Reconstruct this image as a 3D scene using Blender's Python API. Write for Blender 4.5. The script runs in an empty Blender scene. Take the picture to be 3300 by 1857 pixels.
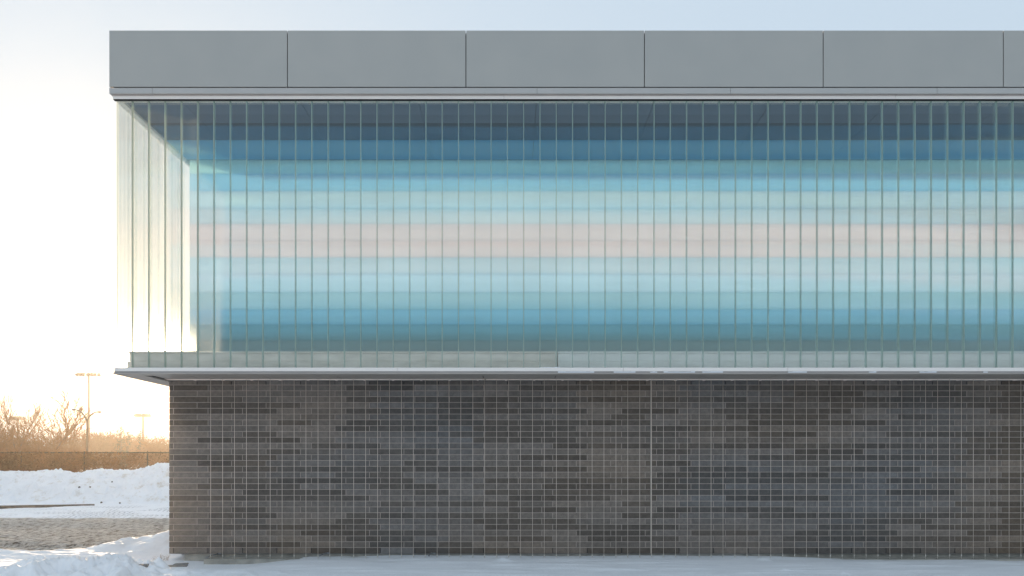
import bpy, math, random
import numpy as np
from mathutils import Vector, Matrix

random.seed(7)
S = bpy.context.scene
COL = S.collection
F = 2400.0            # focal length in photo pixels (photo 3300 wide)
EYE = 1.6
HY = 1495.0           # horizon row in the photo

# ------------------------------------------------------------------ camera
cam = bpy.data.cameras.new("camera")
cam.sensor_width = 36.0
cam.lens = F / 3300 * 36
cam.shift_y = (HY - 928.5) / 3300
cam.clip_end = 3000
cam.clip_start = 0.1
co = bpy.data.objects.new("camera", cam)
co.location = (0, 0, EYE)
co.rotation_euler = (math.radians(90), 0, 0)
COL.objects.link(co)
S.camera = co

# ------------------------------------------------------------------ light
SUN_AZ = math.radians(-25.6)     # left of the view direction (+Y)
SUN_EL = math.radians(6.5)
w = bpy.data.worlds.new("World")
S.world = w
w.use_nodes = True
nt = w.node_tree
bg = nt.nodes["Background"]
sky = nt.nodes.new("ShaderNodeTexSky")
sky.sky_type = 'NISHITA'
sky.sun_disc = False
sky.sun_elevation = SUN_EL
sky.sun_rotation = SUN_AZ
sky.altitude = 50
sky.air_density = 1.0
sky.dust_density = 6.0
sky.ozone_density = 1.0
# thin high cloud veil, even over the whole sky
veil = nt.nodes.new("ShaderNodeMix"); veil.data_type = 'RGBA'
veil.inputs[0].default_value = 0.84
VE = 5.6
veil.inputs[7].default_value = (0.78 * VE, 0.95 * VE, 1.12 * VE, 1)
nt.links.new(sky.outputs[0], veil.inputs[6])
nt.links.new(veil.outputs[2], bg.inputs[0])
bg.inputs[1].default_value = 0.10

sd = bpy.data.lights.new("sun", 'SUN')
sd.energy = 4.6
sd.angle = math.radians(0.6)
sd.color = (1.0, 0.75, 0.50)
so = bpy.data.objects.new("sun", sd)
d = Vector((math.sin(SUN_AZ) * math.cos(SUN_EL), math.cos(SUN_AZ) * math.cos(SUN_EL), math.sin(SUN_EL)))
so.rotation_euler = d.to_track_quat('Z', 'Y').to_euler()
so.location = (-20, 40, 12)
COL.objects.link(so)

S.view_settings.view_transform = 'Standard'
S.view_settings.look = 'None'
S.view_settings.gamma = 1
S.view_settings.exposure = 0.6
S.view_settings.use_curve_mapping = False
S.render.engine = 'CYCLES'
S.cycles.use_denoising = True
S.cycles.max_bounces = 12
S.cycles.transparent_max_bounces = 24
S.cycles.transmission_bounces = 10
S.cycles.sample_clamp_indirect = 12

# ------------------------------------------------------------------ helpers
def P(px, py, D):
    """photo pixel at distance D -> world point"""
    return Vector(((px - 1650) * D / F, D, EYE + (HY - py) * D / F))
def X(px, D): return (px - 1650) * D / F
def Z(py, D): return EYE + (HY - py) * D / F

def tag(o, label=None, cat=None, group=None, kind=None):
    if label: o["label"] = label
    if cat: o["category"] = cat
    if group: o["group"] = group
    if kind: o["kind"] = kind
    return o
def link(o, parent=None):
    COL.objects.link(o)
    if parent is not None: o.parent = parent
    return o
def empty(name, loc=(0, 0, 0)):
    o = bpy.data.objects.new(name, None)
    o.location = loc
    return link(o)

class MB:
    def __init__(s): s.v = []; s.f = []; s.m = []
    def box(s, x0, x1, y0, y1, z0, z1, mi=0):
        b = len(s.v)
        s.v += [(x0, y0, z0), (x1, y0, z0), (x1, y1, z0), (x0, y1, z0), (x0, y0, z1), (x1, y0, z1), (x1, y1, z1), (x0, y1, z1)]
        for q in ((0, 3, 2, 1), (4, 5, 6, 7), (0, 1, 5, 4), (1, 2, 6, 5), (2, 3, 7, 6), (3, 0, 4, 7)):
            s.f.append(tuple(b + i for i in q)); s.m.append(mi)
        return s
    def prism(s, pts, z0, z1, mi=0, mis=None):
        """closed xy outline (counter-clockwise) extruded in z"""
        b = len(s.v); n = len(pts)
        s.v += [(p[0], p[1], z0) for p in pts] + [(p[0], p[1], z1) for p in pts]
        for i in range(n):
            j = (i + 1) % n
            s.f.append((b + i, b + j, b + n + j, b + n + i)); s.m.append(mis[i] if mis else mi)
        s.f.append(tuple(b + n + i for i in range(n))); s.m.append(mi)
        s.f.append(tuple(b + i for i in reversed(range(n)))); s.m.append(mi)
        return s
    def profile_x(s, pts, x0, x1, mi=0):
        """closed (y,z) outline extruded along x"""
        b = len(s.v); n = len(pts)
        s.v += [(x0, p[0], p[1]) for p in pts] + [(x1, p[0], p[1]) for p in pts]
        for i in range(n):
            j = (i + 1) % n
            s.f.append((b + i, b + j, b + n + j, b + n + i)); s.m.append(mi)
        s.f.append(tuple(b + n + i for i in range(n))); s.m.append(mi)
        s.f.append(tuple(b + i for i in reversed(range(n)))); s.m.append(mi)
        return s
    def tube(s, p0, p1, r0, r1, n=6, mi=0, cap=True):
        p0 = Vector(p0); p1 = Vector(p1)
        a = (p1 - p0)
        if a.length < 1e-6: return s
        a.normalize()
        u = a.cross(Vector((0, 0, 1)))
        if u.length < 1e-3: u = a.cross(Vector((1, 0, 0)))
        u.normalize(); v = a.cross(u)
        b = len(s.v)
        for (p, r) in ((p0, r0), (p1, r1)):
            for i in range(n):
                t = 2 * math.pi * i / n
                q = p + (u * math.cos(t) + v * math.sin(t)) * r
                s.v.append((q.x, q.y, q.z))
        for i in range(n):
            j = (i + 1) % n
            s.f.append((b + i, b + n + i, b + n + j, b + j)); s.m.append(mi)
        if cap:
            s.f.append(tuple(b + i for i in range(n))); s.m.append(mi)
            s.f.append(tuple(b + n + i for i in reversed(range(n)))); s.m.append(mi)
        return s
    def path(s, pts, r0, r1, n=6, mi=0):
        k = len(pts) - 1
        for i in range(k):
            s.tube(pts[i], pts[i + 1], r0 + (r1 - r0) * i / k, r0 + (r1 - r0) * (i + 1) / k, n, mi)
        return s
    def mesh(s, name, mats, smooth=False):
        me = bpy.data.meshes.new(name)
        me.from_pydata(s.v, [], s.f)
        for m in (mats if isinstance(mats, (list, tuple)) else [mats]): me.materials.append(m)
        if any(s.m): me.polygons.foreach_set("material_index", s.m)
        if smooth: me.polygons.foreach_set("use_smooth", [True] * len(s.f))
        me.update()
        return me
    def build(s, name, mats, parent=None, smooth=False, bevel=0):
        o = bpy.data.objects.new(name, s.mesh(name, mats, smooth))
        if bevel:
            bv = o.modifiers.new("bevel", 'BEVEL'); bv.width = bevel; bv.segments = 2; bv.limit_method = 'ANGLE'
        return link(o, parent)

def mk(name):
    m = bpy.data.materials.new(name); m.use_nodes = True
    n = m.node_tree
    return m, n, n.nodes["Principled BSDF"]
def noise_mix(n, c1, c2, scale, detail=4, vec=None, lo=0.35, hi=0.65, rough=0.6):
    tc = n.nodes.new("ShaderNodeTexCoord")
    mp = n.nodes.new("ShaderNodeMapping")
    if vec: mp.inputs['Scale'].default_value = vec
    n.links.new(tc.outputs['Object'], mp.inputs[0])
    t = n.nodes.new("ShaderNodeTexNoise")
    t.inputs['Scale'].default_value = scale; t.inputs['Detail'].default_value = detail; t.inputs['Roughness'].default_value = rough
    n.links.new(mp.outputs[0], t.inputs['Vector'])
    r = n.nodes.new("ShaderNodeMapRange"); r.inputs[1].default_value = lo; r.inputs[2].default_value = hi
    n.links.new(t.outputs[0], r.inputs[0])
    mx = n.nodes.new("ShaderNodeMix"); mx.data_type = 'RGBA'
    mx.inputs[6].default_value = (*c1, 1); mx.inputs[7].default_value = (*c2, 1)
    n.links.new(r.outputs[0], mx.inputs[0])
    return mx, t, mp
def mat(name, c1, c2=None, scale=3, rough=0.6, metal=0.0, bump=0.0, bscale=None, vec=None, spec=0.5, detail=4):
    m, n, b = mk(name)
    b.inputs['Roughness'].default_value = rough; b.inputs['Metallic'].default_value = metal
    b.inputs['Specular IOR Level'].default_value = spec
    mx, t, mp = noise_mix(n, c1, c2 or c1, scale, detail, vec)
    n.links.new(mx.outputs[2], b.inputs['Base Color'])
    if bump:
        t2 = n.nodes.new("ShaderNodeTexNoise"); t2.inputs['Scale'].default_value = bscale or scale * 4; t2.inputs['Detail'].default_value = 5
        n.links.new(mp.outputs[0], t2.inputs['Vector'])
        bp = n.nodes.new("ShaderNodeBump"); bp.inputs['Strength'].default_value = 1; bp.inputs['Distance'].default_value = bump
        n.links.new(t2.outputs[0], bp.inputs['Height']); n.links.new(bp.outputs[0], b.inputs['Normal'])
    return m

# ------------------------------------------------------------------ materials
M_panel = mat('aluminium_panel', (.425, .41, .38), (.45, .43, .395), 1.2, .42, .35, .0004, 300)
M_band = mat('aluminium_band', (.50, .47, .445), (.47, .45, .425), 2, .4, .35)
M_white = mat('white_trim', (.96, .88, .81), (.92, .84, .78), 4, .4)
M_dark = mat('dark_gap', (.015, .016, .018), None, 2, .8)
M_soffit = mat('soffit_metal', (.44, .385, .34), (.35, .31, .28), 2.5, .45, 0, vec=(.4, 3, 1))
M_conc = mat('concrete', (.44, .41, .36), (.30, .285, .25), 5, .9, 0, .004, 30)
M_curb = mat('interior_upstand', (.97, .87, .77), (.78, .70, .61), 2.5, .7, vec=(1, 1, 4))
M_curb2 = mat('interior_upstand_bright', (.97, .93, .87), (.88, .84, .78), 2.5, .7, vec=(1, 1, 4))
M_mortar = mat('mortar', (.50, .41, .355), (.41, .345, .30), 9, .95, 0, .003, 60)
M_seal = mat('sealant', (.62, .52, .44), (.54, .46, .39), 8, .7)
M_rail = mat('rail_metal', (.96, .80, .70), (.90, .76, .67), 6, .4, 0)
M_cable = mat('stainless_cable', (.90, .74, .62), (.80, .66, .56), 6, .4, 0.1)
M_fit = mat('turnbuckle_metal', (.75, .70, .62), (.6, .55, .5), 6, .3, .5)
M_roof = mat('roof_membrane', (.25, .25, .25), (.2, .2, .2), 1, .9)
M_floor = mat('interior_floor', (.35, .35, .34), None, 1, .8)
M_fence = mat('fence_wire', (.045, .028, .018), (.07, .045, .03), 6, .8, 0, spec=.1)
M_pole = mat('pole_metal', (.12, .06, .03), (.09, .045, .025), 3, .7, 0)
M_lampm = mat('lamp_housing', (.06, .035, .02), (.09, .05, .03), 3, .6)
M_stone = mat('stone', (.06, .055, .05), (.1, .09, .08), 9, .9)
M_kerb = mat('kerb_concrete', (.13, .12, .11), (.06, .055, .05), 5, .9, 0, .01, 10)
M_slab = mat('paving_slab', (.25, .25, .24), (.19, .19, .185), 7, .85)
M_pipe = mat('galvanised_tube', (.30, .31, .32), (.22, .23, .24), 7, .45, .5)

def leafy(name, c1, c2, trans):
    m, n, b = mk(name)
    mx, t, mp = noise_mix(n, c1, c2, 1.3, 3)
    d1 = n.nodes.new("ShaderNodeBsdfDiffuse"); t1 = n.nodes.new("ShaderNodeBsdfTranslucent"); ms = n.nodes.new("ShaderNodeMixShader")
    ms.inputs[0].default_value = trans
    n.links.new(mx.outputs[2], d1.inputs[0]); n.links.new(mx.outputs[2], t1.inputs[0])
    n.links.new(d1.outputs[0], ms.inputs[1]); n.links.new(t1.outputs[0], ms.inputs[2])
    n.links.new(ms.outputs[0], n.nodes['Material Output'].inputs[0])
    return m
M_bark = mat('bark', (.13, .06, .035), (.19, .09, .05), 5, .9)
M_twig = leafy('twigs', (.36, .145, .055), (.24, .10, .04), .35)
M_hedge = leafy('dry_hedge_leaves', (.27, .105, .036), (.115, .046, .017), .25)
M_spruce = leafy('spruce_needles', (.10, .085, .05), (.06, .055, .035), .3)
M_weed = leafy('dry_weeds', (.30, .20, .13), (.2, .13, .09), .3)

def brick_mat(name, src):
    m, n, b = mk(name)
    b.inputs['Roughness'].default_value = .85
    tc = n.nodes.new("ShaderNodeNewGeometry")
    t = n.nodes.new("ShaderNodeTexNoise"); t.inputs['Scale'].default_value = 130; t.inputs['Detail'].default_value = 3
    n.links.new(tc.outputs['Position'], t.inputs['Vector'])
    r = n.nodes.new("ShaderNodeMapRange"); r.inputs[1].default_value = .3; r.inputs[2].default_value = .75; r.inputs[3].default_value = .72; r.inputs[4].default_value = 1.35
    n.links.new(t.outputs[0], r.inputs[0])
    t3 = n.nodes.new("ShaderNodeTexNoise"); t3.inputs['Scale'].default_value = 16; t3.inputs['Detail'].default_value = 4
    n.links.new(tc.outputs['Position'], t3.inputs['Vector'])
    r3 = n.nodes.new("ShaderNodeMapRange"); r3.inputs[1].default_value = .3; r3.inputs[2].default_value = .7; r3.inputs[3].default_value = .84; r3.inputs[4].default_value = 1.18
    n.links.new(t3.outputs[0], r3.inputs[0])
    mm = n.nodes.new("ShaderNodeMath"); mm.operation = 'MULTIPLY'
    n.links.new(r.outputs[0], mm.inputs[0]); n.links.new(r3.outputs[0], mm.inputs[1])
    # white mica flecks
    v = n.nodes.new("ShaderNodeTexVoronoi"); v.inputs['Scale'].default_value = 75
    n.links.new(tc.outputs['Position'], v.inputs['Vector'])
    fl = n.nodes.new("ShaderNodeMath"); fl.operation = 'LESS_THAN'; fl.inputs[1].default_value = .12
    n.links.new(v.outputs['Distance'], fl.inputs[0])
    if src == 'obj':
        c = n.nodes.new("ShaderNodeObjectInfo"); cs = c.outputs['Color']
    else:
        c = n.nodes.new("ShaderNodeAttribute"); c.attribute_name = 'tone'; cs = c.outputs['Color']
    sc = n.nodes.new("ShaderNodeVectorMath"); sc.operation = 'SCALE'
    n.links.new(cs, sc.inputs[0]); n.links.new(mm.outputs[0], sc.inputs['Scale'])
    mx = n.nodes.new("ShaderNodeMix"); mx.data_type = 'RGBA'
    f2 = n.nodes.new("ShaderNodeMath"); f2.operation = 'MULTIPLY'; f2.inputs[1].default_value = .35
    n.links.new(fl.outputs[0], f2.inputs[0]); n.links.new(f2.outputs[0], mx.inputs[0])
    n.links.new(sc.outputs[0], mx.inputs[6]); mx.inputs[7].default_value = (.35, .34, .33, 1)
    n.links.new(mx.outputs[2], b.inputs['Base Color'])
    bp = n.nodes.new("ShaderNodeBump"); bp.inputs['Distance'].default_value = .002; bp.inputs['Strength'].default_value = .8
    n.links.new(t.outputs[0], bp.inputs['Height']); n.links.new(bp.outputs[0], b.inputs['Normal'])
    return m
M_brick_o = brick_mat('brick_single', 'obj')
M_brick_a = brick_mat('brick_joined', 'attr')

def glass_mat(name='channel_glass', rfr=.35):
    m, n, b = mk(name); n.nodes.remove(b)
    N = n.nodes.new; L = n.links.new
    tr = N("ShaderNodeBsdfTransparent"); tr.inputs[0].default_value = (.991, .994, .991, 1)
    rf = N("ShaderNodeBsdfRefraction"); rf.inputs[0].default_value = (.93, .97, .97, 1); rf.inputs['Roughness'].default_value = .2; rf.inputs['IOR'].default_value = 1.45
    tl = N("ShaderNodeBsdfTranslucent"); tl.inputs[0].default_value = (.80, .88, .86, 1)
    gl = N("ShaderNodeBsdfGlossy"); gl.inputs['Roughness'].default_value = .12
    a = N("ShaderNodeMixShader"); a.inputs[0].default_value = rfr
    L(tr.outputs[0], a.inputs[1]); L(rf.outputs[0], a.inputs[2])
    c = N("ShaderNodeMixShader"); c.inputs[0].default_value = .03
    L(a.outputs[0], c.inputs[1]); L(tl.outputs[0], c.inputs[2])
    fr = N("ShaderNodeFresnel"); fr.inputs[0].default_value = 1.4
    cl = N("ShaderNodeMath"); cl.operation = 'MULTIPLY'; cl.inputs[1].default_value = .45
    L(fr.outputs[0], cl.inputs[0])
    e = N("ShaderNodeMixShader"); L(cl.outputs[0], e.inputs[0]); L(c.outputs[0], e.inputs[1]); L(gl.outputs[0], e.inputs[2])
    L(e.outputs[0], n.nodes['Material Output'].inputs[0])
    return m
def flange_mat(name='glass_flange', op=.35, tc=(.93, .97, .96, 1), lc=(.84, .90, .84, 1)):
    m, n, b = mk(name); n.nodes.remove(b)
    N = n.nodes.new; L = n.links.new
    tr = N("ShaderNodeBsdfTransparent"); tr.inputs[0].default_value = tc
    tl = N("ShaderNodeBsdfTranslucent"); tl.inputs[0].default_value = lc
    df = N("ShaderNodeBsdfDiffuse"); df.inputs[0].default_value = (.68, .82, .77, 1)
    a = N("ShaderNodeMixShader"); a.inputs[0].default_value = .5
    L(tl.outputs[0], a.inputs[1]); L(df.outputs[0], a.inputs[2])
    c = N("ShaderNodeMixShader"); c.inputs[0].default_value = op
    L(tr.outputs[0], c.inputs[1]); L(a.outputs[0], c.inputs[2])
    L(c.outputs[0], n.nodes['Material Output'].inputs[0])
    return m
M_glass = glass_mat(); M_glass2 = glass_mat('corner_glass', .08); M_flange = flange_mat(); M_flange3 = flange_mat('sun_glow_flange', .6, (.97, .97, .95, 1), (.95, .90, .80, 1)); M_flange2 = flange_mat('sunlit_tint_flange', .10, (.98, .99, .98, 1), (.95, .93, .88, 1))  # lighter, warmer flange copies put the low sun's glow into their colour
def pane_mat():
    m, n, b = mk('added_clear_pane'); n.nodes.remove(b)
    tr = n.nodes.new("ShaderNodeBsdfTransparent"); tr.inputs[0].default_value = (.97, .98, .98, 1)
    tl = n.nodes.new("ShaderNodeBsdfTranslucent"); tl.inputs[0].default_value = (.85, .88, .88, 1)
    a = n.nodes.new("ShaderNodeMixShader"); a.inputs[0].default_value = .08
    n.links.new(tr.outputs[0], a.inputs[1]); n.links.new(tl.outputs[0], a.inputs[2]); n.links.new(a.outputs[0], n.nodes['Material Output'].inputs[0])
    return m
M_pane = pane_mat()
M_bead = leafy('silicone_bead', (.66, .74, .69), (.58, .67, .62), .5)

# ------------------------------------------------------------------ noise
_rng = np.random.RandomState(11)
_tab = _rng.rand(256, 256)
def vnoise(x, y):
    xi = np.floor(x).astype(int); yi = np.floor(y).astype(int)
    fx = x - xi; fy = y - yi
    fx = fx * fx * (3 - 2 * fx); fy = fy * fy * (3 - 2 * fy)
    a = _tab[xi & 255, yi & 255]; b = _tab[(xi + 1) & 255, yi & 255]
    c = _tab[xi & 255, (yi + 1) & 255]; e = _tab[(xi + 1) & 255, (yi + 1) & 255]
    return (a * (1 - fx) + b * fx) * (1 - fy) + (c * (1 - fx) + e * fx) * fy
def fbm(x, y, o=4, g=.5):
    s = 0; a = 1; t = 0
    for i in range(o):
        s = s + a * vnoise(x + 17.3 * i, y + 9.1 * i); t += a; a *= g; x = x * 2.03; y = y * 2.03
    return s / t
def sst(x, a, b):
    t = np.clip((x - a) / (b - a), 0, 1); return t * t * (3 - 2 * t)

# ------------------------------------------------------------------ ground
def snow_mat(name, lot=False, tracks=False):
    m, n, b = mk(name)
    N = n.nodes.new; L = n.links.new
    b.inputs['Roughness'].default_value = .65
    b.inputs['Specular IOR Level'].default_value = .3
    mx, t, mp = noise_mix(n, (.92, .93, .95), (.86, .875, .90), 1.4, 5)
    col = mx.outputs[2]
    geo = N("ShaderNodeNewGeometry")
    t2 = N("ShaderNodeTexNoise"); t2.inputs['Scale'].default_value = 22; t2.inputs['Detail'].default_value = 6
    L(geo.outputs['Position'], t2.inputs['Vector'])
    hsum = t2.outputs[0]
    at = N("ShaderNodeAttribute"); at.attribute_name = 'cover'
    sep = N("ShaderNodeSeparateColor"); L(at.outputs['Color'], sep.inputs[0])
    # dirt speckle on ploughed snow: green channel
    t4 = N("ShaderNodeTexNoise"); t4.inputs['Scale'].default_value = 2.2; t4.inputs['Detail'].default_value = 8; t4.inputs['Roughness'].default_value = .75
    L(geo.outputs['Position'], t4.inputs['Vector'])
    r4 = N("ShaderNodeMapRange"); r4.inputs[1].default_value = .53; r4.inputs[2].default_value = .70; L(t4.outputs[0], r4.inputs[0])
    m4 = N("ShaderNodeMath"); m4.operation = 'MULTIPLY'; L(r4.outputs[0], m4.inputs[0]); L(sep.outputs[1], m4.inputs[1])
    c4 = N("ShaderNodeMix"); c4.data_type = 'RGBA'; c4.inputs[7].default_value = (.58, .52, .44, 1)
    L(m4.outputs[0], c4.inputs[0]); L(col, c4.inputs[6]); col = c4.outputs[2]
    if lot:
        mpp = N("ShaderNodeMapping"); mpp.inputs['Scale'].default_value = (1, .5, 1); L(geo.outputs['Position'], mpp.inputs[0])
        s1 = N("ShaderNodeTexNoise"); s1.inputs['Scale'].default_value = 8.0; s1.inputs['Detail'].default_value = 9; s1.inputs['Roughness'].default_value = .8
        L(mpp.outputs[0], s1.inputs['Vector'])
        cr = N("ShaderNodeValToRGB")
        e = cr.color_ramp.elements
        e[0].position = .38; e[0].color = (.02, .017, .014, 1)
        e[1].position = .72; e[1].color = (.74, .70, .65, 1)
        q = cr.color_ramp.elements.new(.43); q.color = (.24, .222, .20, 1)
        q = cr.color_ramp.elements.new(.55); q.color = (.54, .51, .47, 1)
        L(s1.outputs[0], cr.inputs[0])
        # ragged mask: red channel pushed by noise
        ad = N("ShaderNodeMath"); ad.operation = 'ADD'; L(sep.outputs[0], ad.inputs[0])
        t5 = N("ShaderNodeTexNoise"); t5.inputs['Scale'].default_value = 2.5; t5.inputs['Detail'].default_value = 8; t5.inputs['Roughness'].default_value = .75
        L(mpp.outputs[0], t5.inputs['Vector']); L(t5.outputs[0], ad.inputs[1])
        r5 = N("ShaderNodeMapRange"); r5.inputs[1].default_value = .90; r5.inputs[2].default_value = 1.08; L(ad.outputs[0], r5.inputs[0])
        c5 = N("ShaderNodeMix"); c5.data_type = 'RGBA'
        L(r5.outputs[0], c5.inputs[0]); L(col, c5.inputs[6]); L(cr.outputs[0], c5.inputs[7]); col = c5.outputs[2]
        iv = N('ShaderNodeMapRange'); iv.inputs[3].default_value = .3; iv.inputs[4].default_value = 0; L(sep.outputs[0], iv.inputs[0]); L(iv.outputs[0], b.inputs['Specular IOR Level'])
        iv2 = N('ShaderNodeMapRange'); iv2.inputs[3].default_value = .65; iv2.inputs[4].default_value = 1; L(sep.outputs[0], iv2.inputs[0]); L(iv2.outputs[0], b.inputs['Roughness'])
        # tyre tread tracks: blue channel
        wv = N("ShaderNodeTexWave"); wv.inputs['Scale'].default_value = 2.0; wv.inputs['Distortion'].default_value = 2.2; wv.inputs['Detail'].default_value = 3; wv.inputs['Detail Scale'].default_value = 1.2
        mpw = N("ShaderNodeMapping"); mpw.inputs['Rotation'].default_value = (0, 0, math.radians(-11)); L(geo.outputs['Position'], mpw.inputs[0]); L(mpw.outputs[0], wv.inputs['Vector'])
        rw = N("ShaderNodeMapRange"); rw.inputs[1].default_value = .12; rw.inputs[2].default_value = .3; rw.inputs[3].default_value = 1; rw.inputs[4].default_value = 0; L(wv.outputs['Fac'], rw.inputs[0])
        mw = N("ShaderNodeMath"); mw.operation = 'MULTIPLY'; L(rw.outputs[0], mw.inputs[0]); L(sep.outputs[2], mw.inputs[1])
        c6 = N("ShaderNodeMix"); c6.data_type = 'RGBA'; c6.inputs[7].default_value = (.40, .41, .43, 1)
        L(mw.outputs[0], c6.inputs[0]); L(col, c6.inputs[6]); col = c6.outputs[2]
    L(col, b.inputs['Base Color'])
    bp = N("ShaderNodeBump"); bp.inputs['Distance'].default_value = .008; bp.inputs['Strength'].default_value = .7
    L(hsum, bp.inputs['Height'])
    if lot:
        bp2 = N("ShaderNodeBump"); bp2.inputs['Distance'].default_value = .03
        L(s1.outputs[0], bp2.inputs['Height']); L(r5.outputs[0], bp2.inputs['Strength']); L(bp.outputs[0], bp2.inputs['Normal'])
        L(bp2.outputs[0], b.inputs['Normal'])
    else:
        L(bp.outputs[0], b.inputs['Normal'])
    return m

def grid_mesh(name, xs, ys, hf, cf, material, kind='structure', label=None, cut=None):
    Xg, Yg = np.meshgrid(xs, ys)
    H = hf(Xg, Yg)
    nx, ny = len(xs), len(ys)
    v = np.stack([Xg.ravel(), Yg.ravel(), H.ravel()], 1)
    i = np.arange(nx * ny).reshape(ny, nx)
    q = np.stack([i[:-1, :-1].ravel(), i[:-1, 1:].ravel(), i[1:, 1:].ravel(), i[1:, :-1].ravel()], 1)
    me = bpy.data.meshes.new(name)
    me.vertices.add(len(v)); me.vertices.foreach_set("co", v.ravel())
    me.loops.add(q.size); me.loops.foreach_set("vertex_index", q.ravel())
    me.polygons.add(len(q)); me.polygons.foreach_set("loop_start", np.arange(0, q.size, 4)); me.polygons.foreach_set("loop_total", np.full(len(q), 4))
    me.polygons.foreach_set("use_smooth", np.ones(len(q), bool))
    me.update(calc_edges=True)
    ca = me.color_attributes.new('cover', 'FLOAT_COLOR', 'POINT')
    c = np.ones((len(v), 4)); c[:, :3] = cf(Xg, Yg).reshape(-1, 3)
    ca.data.foreach_set("color", c.ravel())
    me.materials.append(material)
    o = bpy.data.objects.new(name, me); link(o)
    tag(o, label, None, None, kind)
    return o

def axis(segs):
    out = []
    for a, b, st in segs:
        n = max(1, int(round((b - a) / st)))
        out += list(np.linspace(a, b, n, endpoint=False))
    out.append(segs[-1][1])
    return np.array(out)

def ridge_mask(x, y):
    # ploughed lumps in the left foreground
    yc = 10.75 + .35 * np.exp(-((x + 6.2) / 1.2) ** 2)
    return np.exp(-((y - yc) / .62) ** 2) * sst(x, -8.6, -6.6) * (1 - .75 * sst(x, -5.9, -4.9)) * (1 - sst(x, -4.6, -2.6))
def ground_h(x, y):
    h = .05 * (fbm(x * .35, y * .6, 3) - .5)
    h = h + .030 * (fbm(x * .8 + 3, y * 2.6, 4) - .5)
    near = (1 - sst(y, 13, 20)) 
    # wind drift lines in front of the wall
    dr = fbm(x * .55 + y * .3, y * 3.2 + 5, 4)
    h = h + .035 * (np.abs(dr - .5) * 2) * near * sst(x, -5, -2)
    # lumps
    b1 = 1 - np.abs(fbm(x * 1.9 + 40, y * 2.6, 5, .58) - .5) * 5.5
    b2 = fbm(x * 3.4 + 9, y * 4.6, 5, .6)
    h = h + ridge_mask(x, y) * (.26 * np.clip(b1, 0, 1) + .22 * (b2 - .35))
    # small lone peak
    for (cx, cy, r, a) in ((X(515, 11.3), 11.3, .13, .13), (X(2530, 11.2), 11.2, .07, .02), (X(2720, 10.9), 10.9, .1, .03), (X(1620, 12.3), 12.3, .16, .05), (X(2460, 12.4), 12.4, .13, .04)):
        rr = np.sqrt(((x - cx) / 1.3) ** 2 + (y - cy) ** 2)
        h = h + a * np.clip(1 - rr / r, 0, 1) ** 1.3
    # hollow by the corner of the wall
    h = h - .085 * sst(-x, 3.5, 4.6) * np.exp(-((y - 12.5) / .9) ** 2) * sst(x, -7, -6)
    h = h + .010 * sst(x, -4.2, -3.0) * np.exp(-((y - 12.4) / .7) ** 2)
    h = h - .03 * sst(x, 3.5, 8) * np.exp(-((y - 12.6) / 1.2) ** 2)
    # wavy edge left of the wall
    lf = sst(-x, 5.9, 7.2) * sst(y, 12, 13.2) * (1 - sst(y, 14.5, 16.5))
    h = h + .12 * (fbm(x * 1.1, y * 3, 5, .6) - .45) * lf * 1.6
    h = h + .03 * (fbm(x * 2.3, y * 5, 4, .6) - .5) * sst(y, 13, 15) * (1 - sst(y, 36, 44))
    h = h - .02
    # far field gently level
    return h
def lot_mask(x, y):
    near_b = 13.55 + .4 * sst(x, -9.2, -8.2) + 1.2 * sst(x, -8.6, -7.6) + 2.6 * sst(x, -8.3, -6.6)
    m = sst(y, near_b - .5, near_b + .9) * (1 - sst(y, 20.5, 24.0))
    return m
def ground_c(x, y):
    r = lot_mask(x, y)
    g = .35 * sst(y, 13.0, 16) * (1 - sst(y, 60, 80))
    bch = sst(y, 21.5, 23.5) * (1 - sst(y, 27.5, 29)) * (.25 + .75 * sst(x, -17, -14)) * (fbm(x * .6, y * .9, 3) > .42)
    return np.stack([r, g, bch], -1)
M_snow = snow_mat('snow_ground_cover', lot=True)
M_snow2 = snow_mat('ploughed_snow')
xs = axis([(-900, -120, 60), (-120, -30, 5), (-30, -10.5, .1), (-10.5, -2.5, .028), (-2.5, 9.5, .05), (9.5, 20, .4), (20, 120, 6), (120, 900, 60)])
ys = axis([(-600, -60, 40), (-60, 6, 3), (6, 10.2, .15), (10.2, 13.2, .028), (13.2, 30, .06), (30, 60, .5), (60, 150, 4), (150, 1500, 60)])
grid_mesh('ground', xs, ys, ground_h, ground_c, M_snow, label='snow covered ground with a strip of dirty icy gravel beyond the wall corner')

# snow bank along the fence
bx = [-40, -25, -21, X(0, 33), X(52, 33), X(100, 33), X(217, 33), X(276, 33), X(309, 33), X(402, 33), X(478, 33), X(496, 33), X(541, 33), -13, -8, 4]
by = [1500, 1512, 1522, 1526, 1515, 1518, 1523, 1526, 1515, 1517, 1509, 1501, 1495, 1490, 1495, 1510]
def bank_h(x, y):
    top = np.interp(x, bx, [Z(v, 33) for v in by])
    yy = y + .5 * (fbm(x * .6, y * .3 + 7, 3) - .5)
    s = sst(yy, 29.9, 33.0) ** .85 * (1 - sst(yy, 33.4, 35.4))
    rough = (fbm(x * 1.6, y * 1.9 + 3, 6, .6) - .5)
    chunk = np.clip(fbm(x * 4.4 + 11, y * 4.0, 4, .6) - .53, 0, 1)
    return -.12 + (top + .12 + .12 * (fbm(x * 2.6 + 2, y * .2, 4, .6) - .5)) * s + (.42 * rough + .65 * chunk) * np.clip(s * (1.15 - s) * 3.2, 0.0, 1)
def bank_c(x, y):
    return np.stack([x * 0, x * 0 + .9, x * 0], -1)
grid_mesh('snow_bank', axis([(-40, -24, .3), (-24, -12, .05), (-12, 4, .3)]), axis([(29.6, 35.6, .05)]), bank_h, bank_c, M_snow2, label='long ploughed snow bank below the chain link fence')

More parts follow.
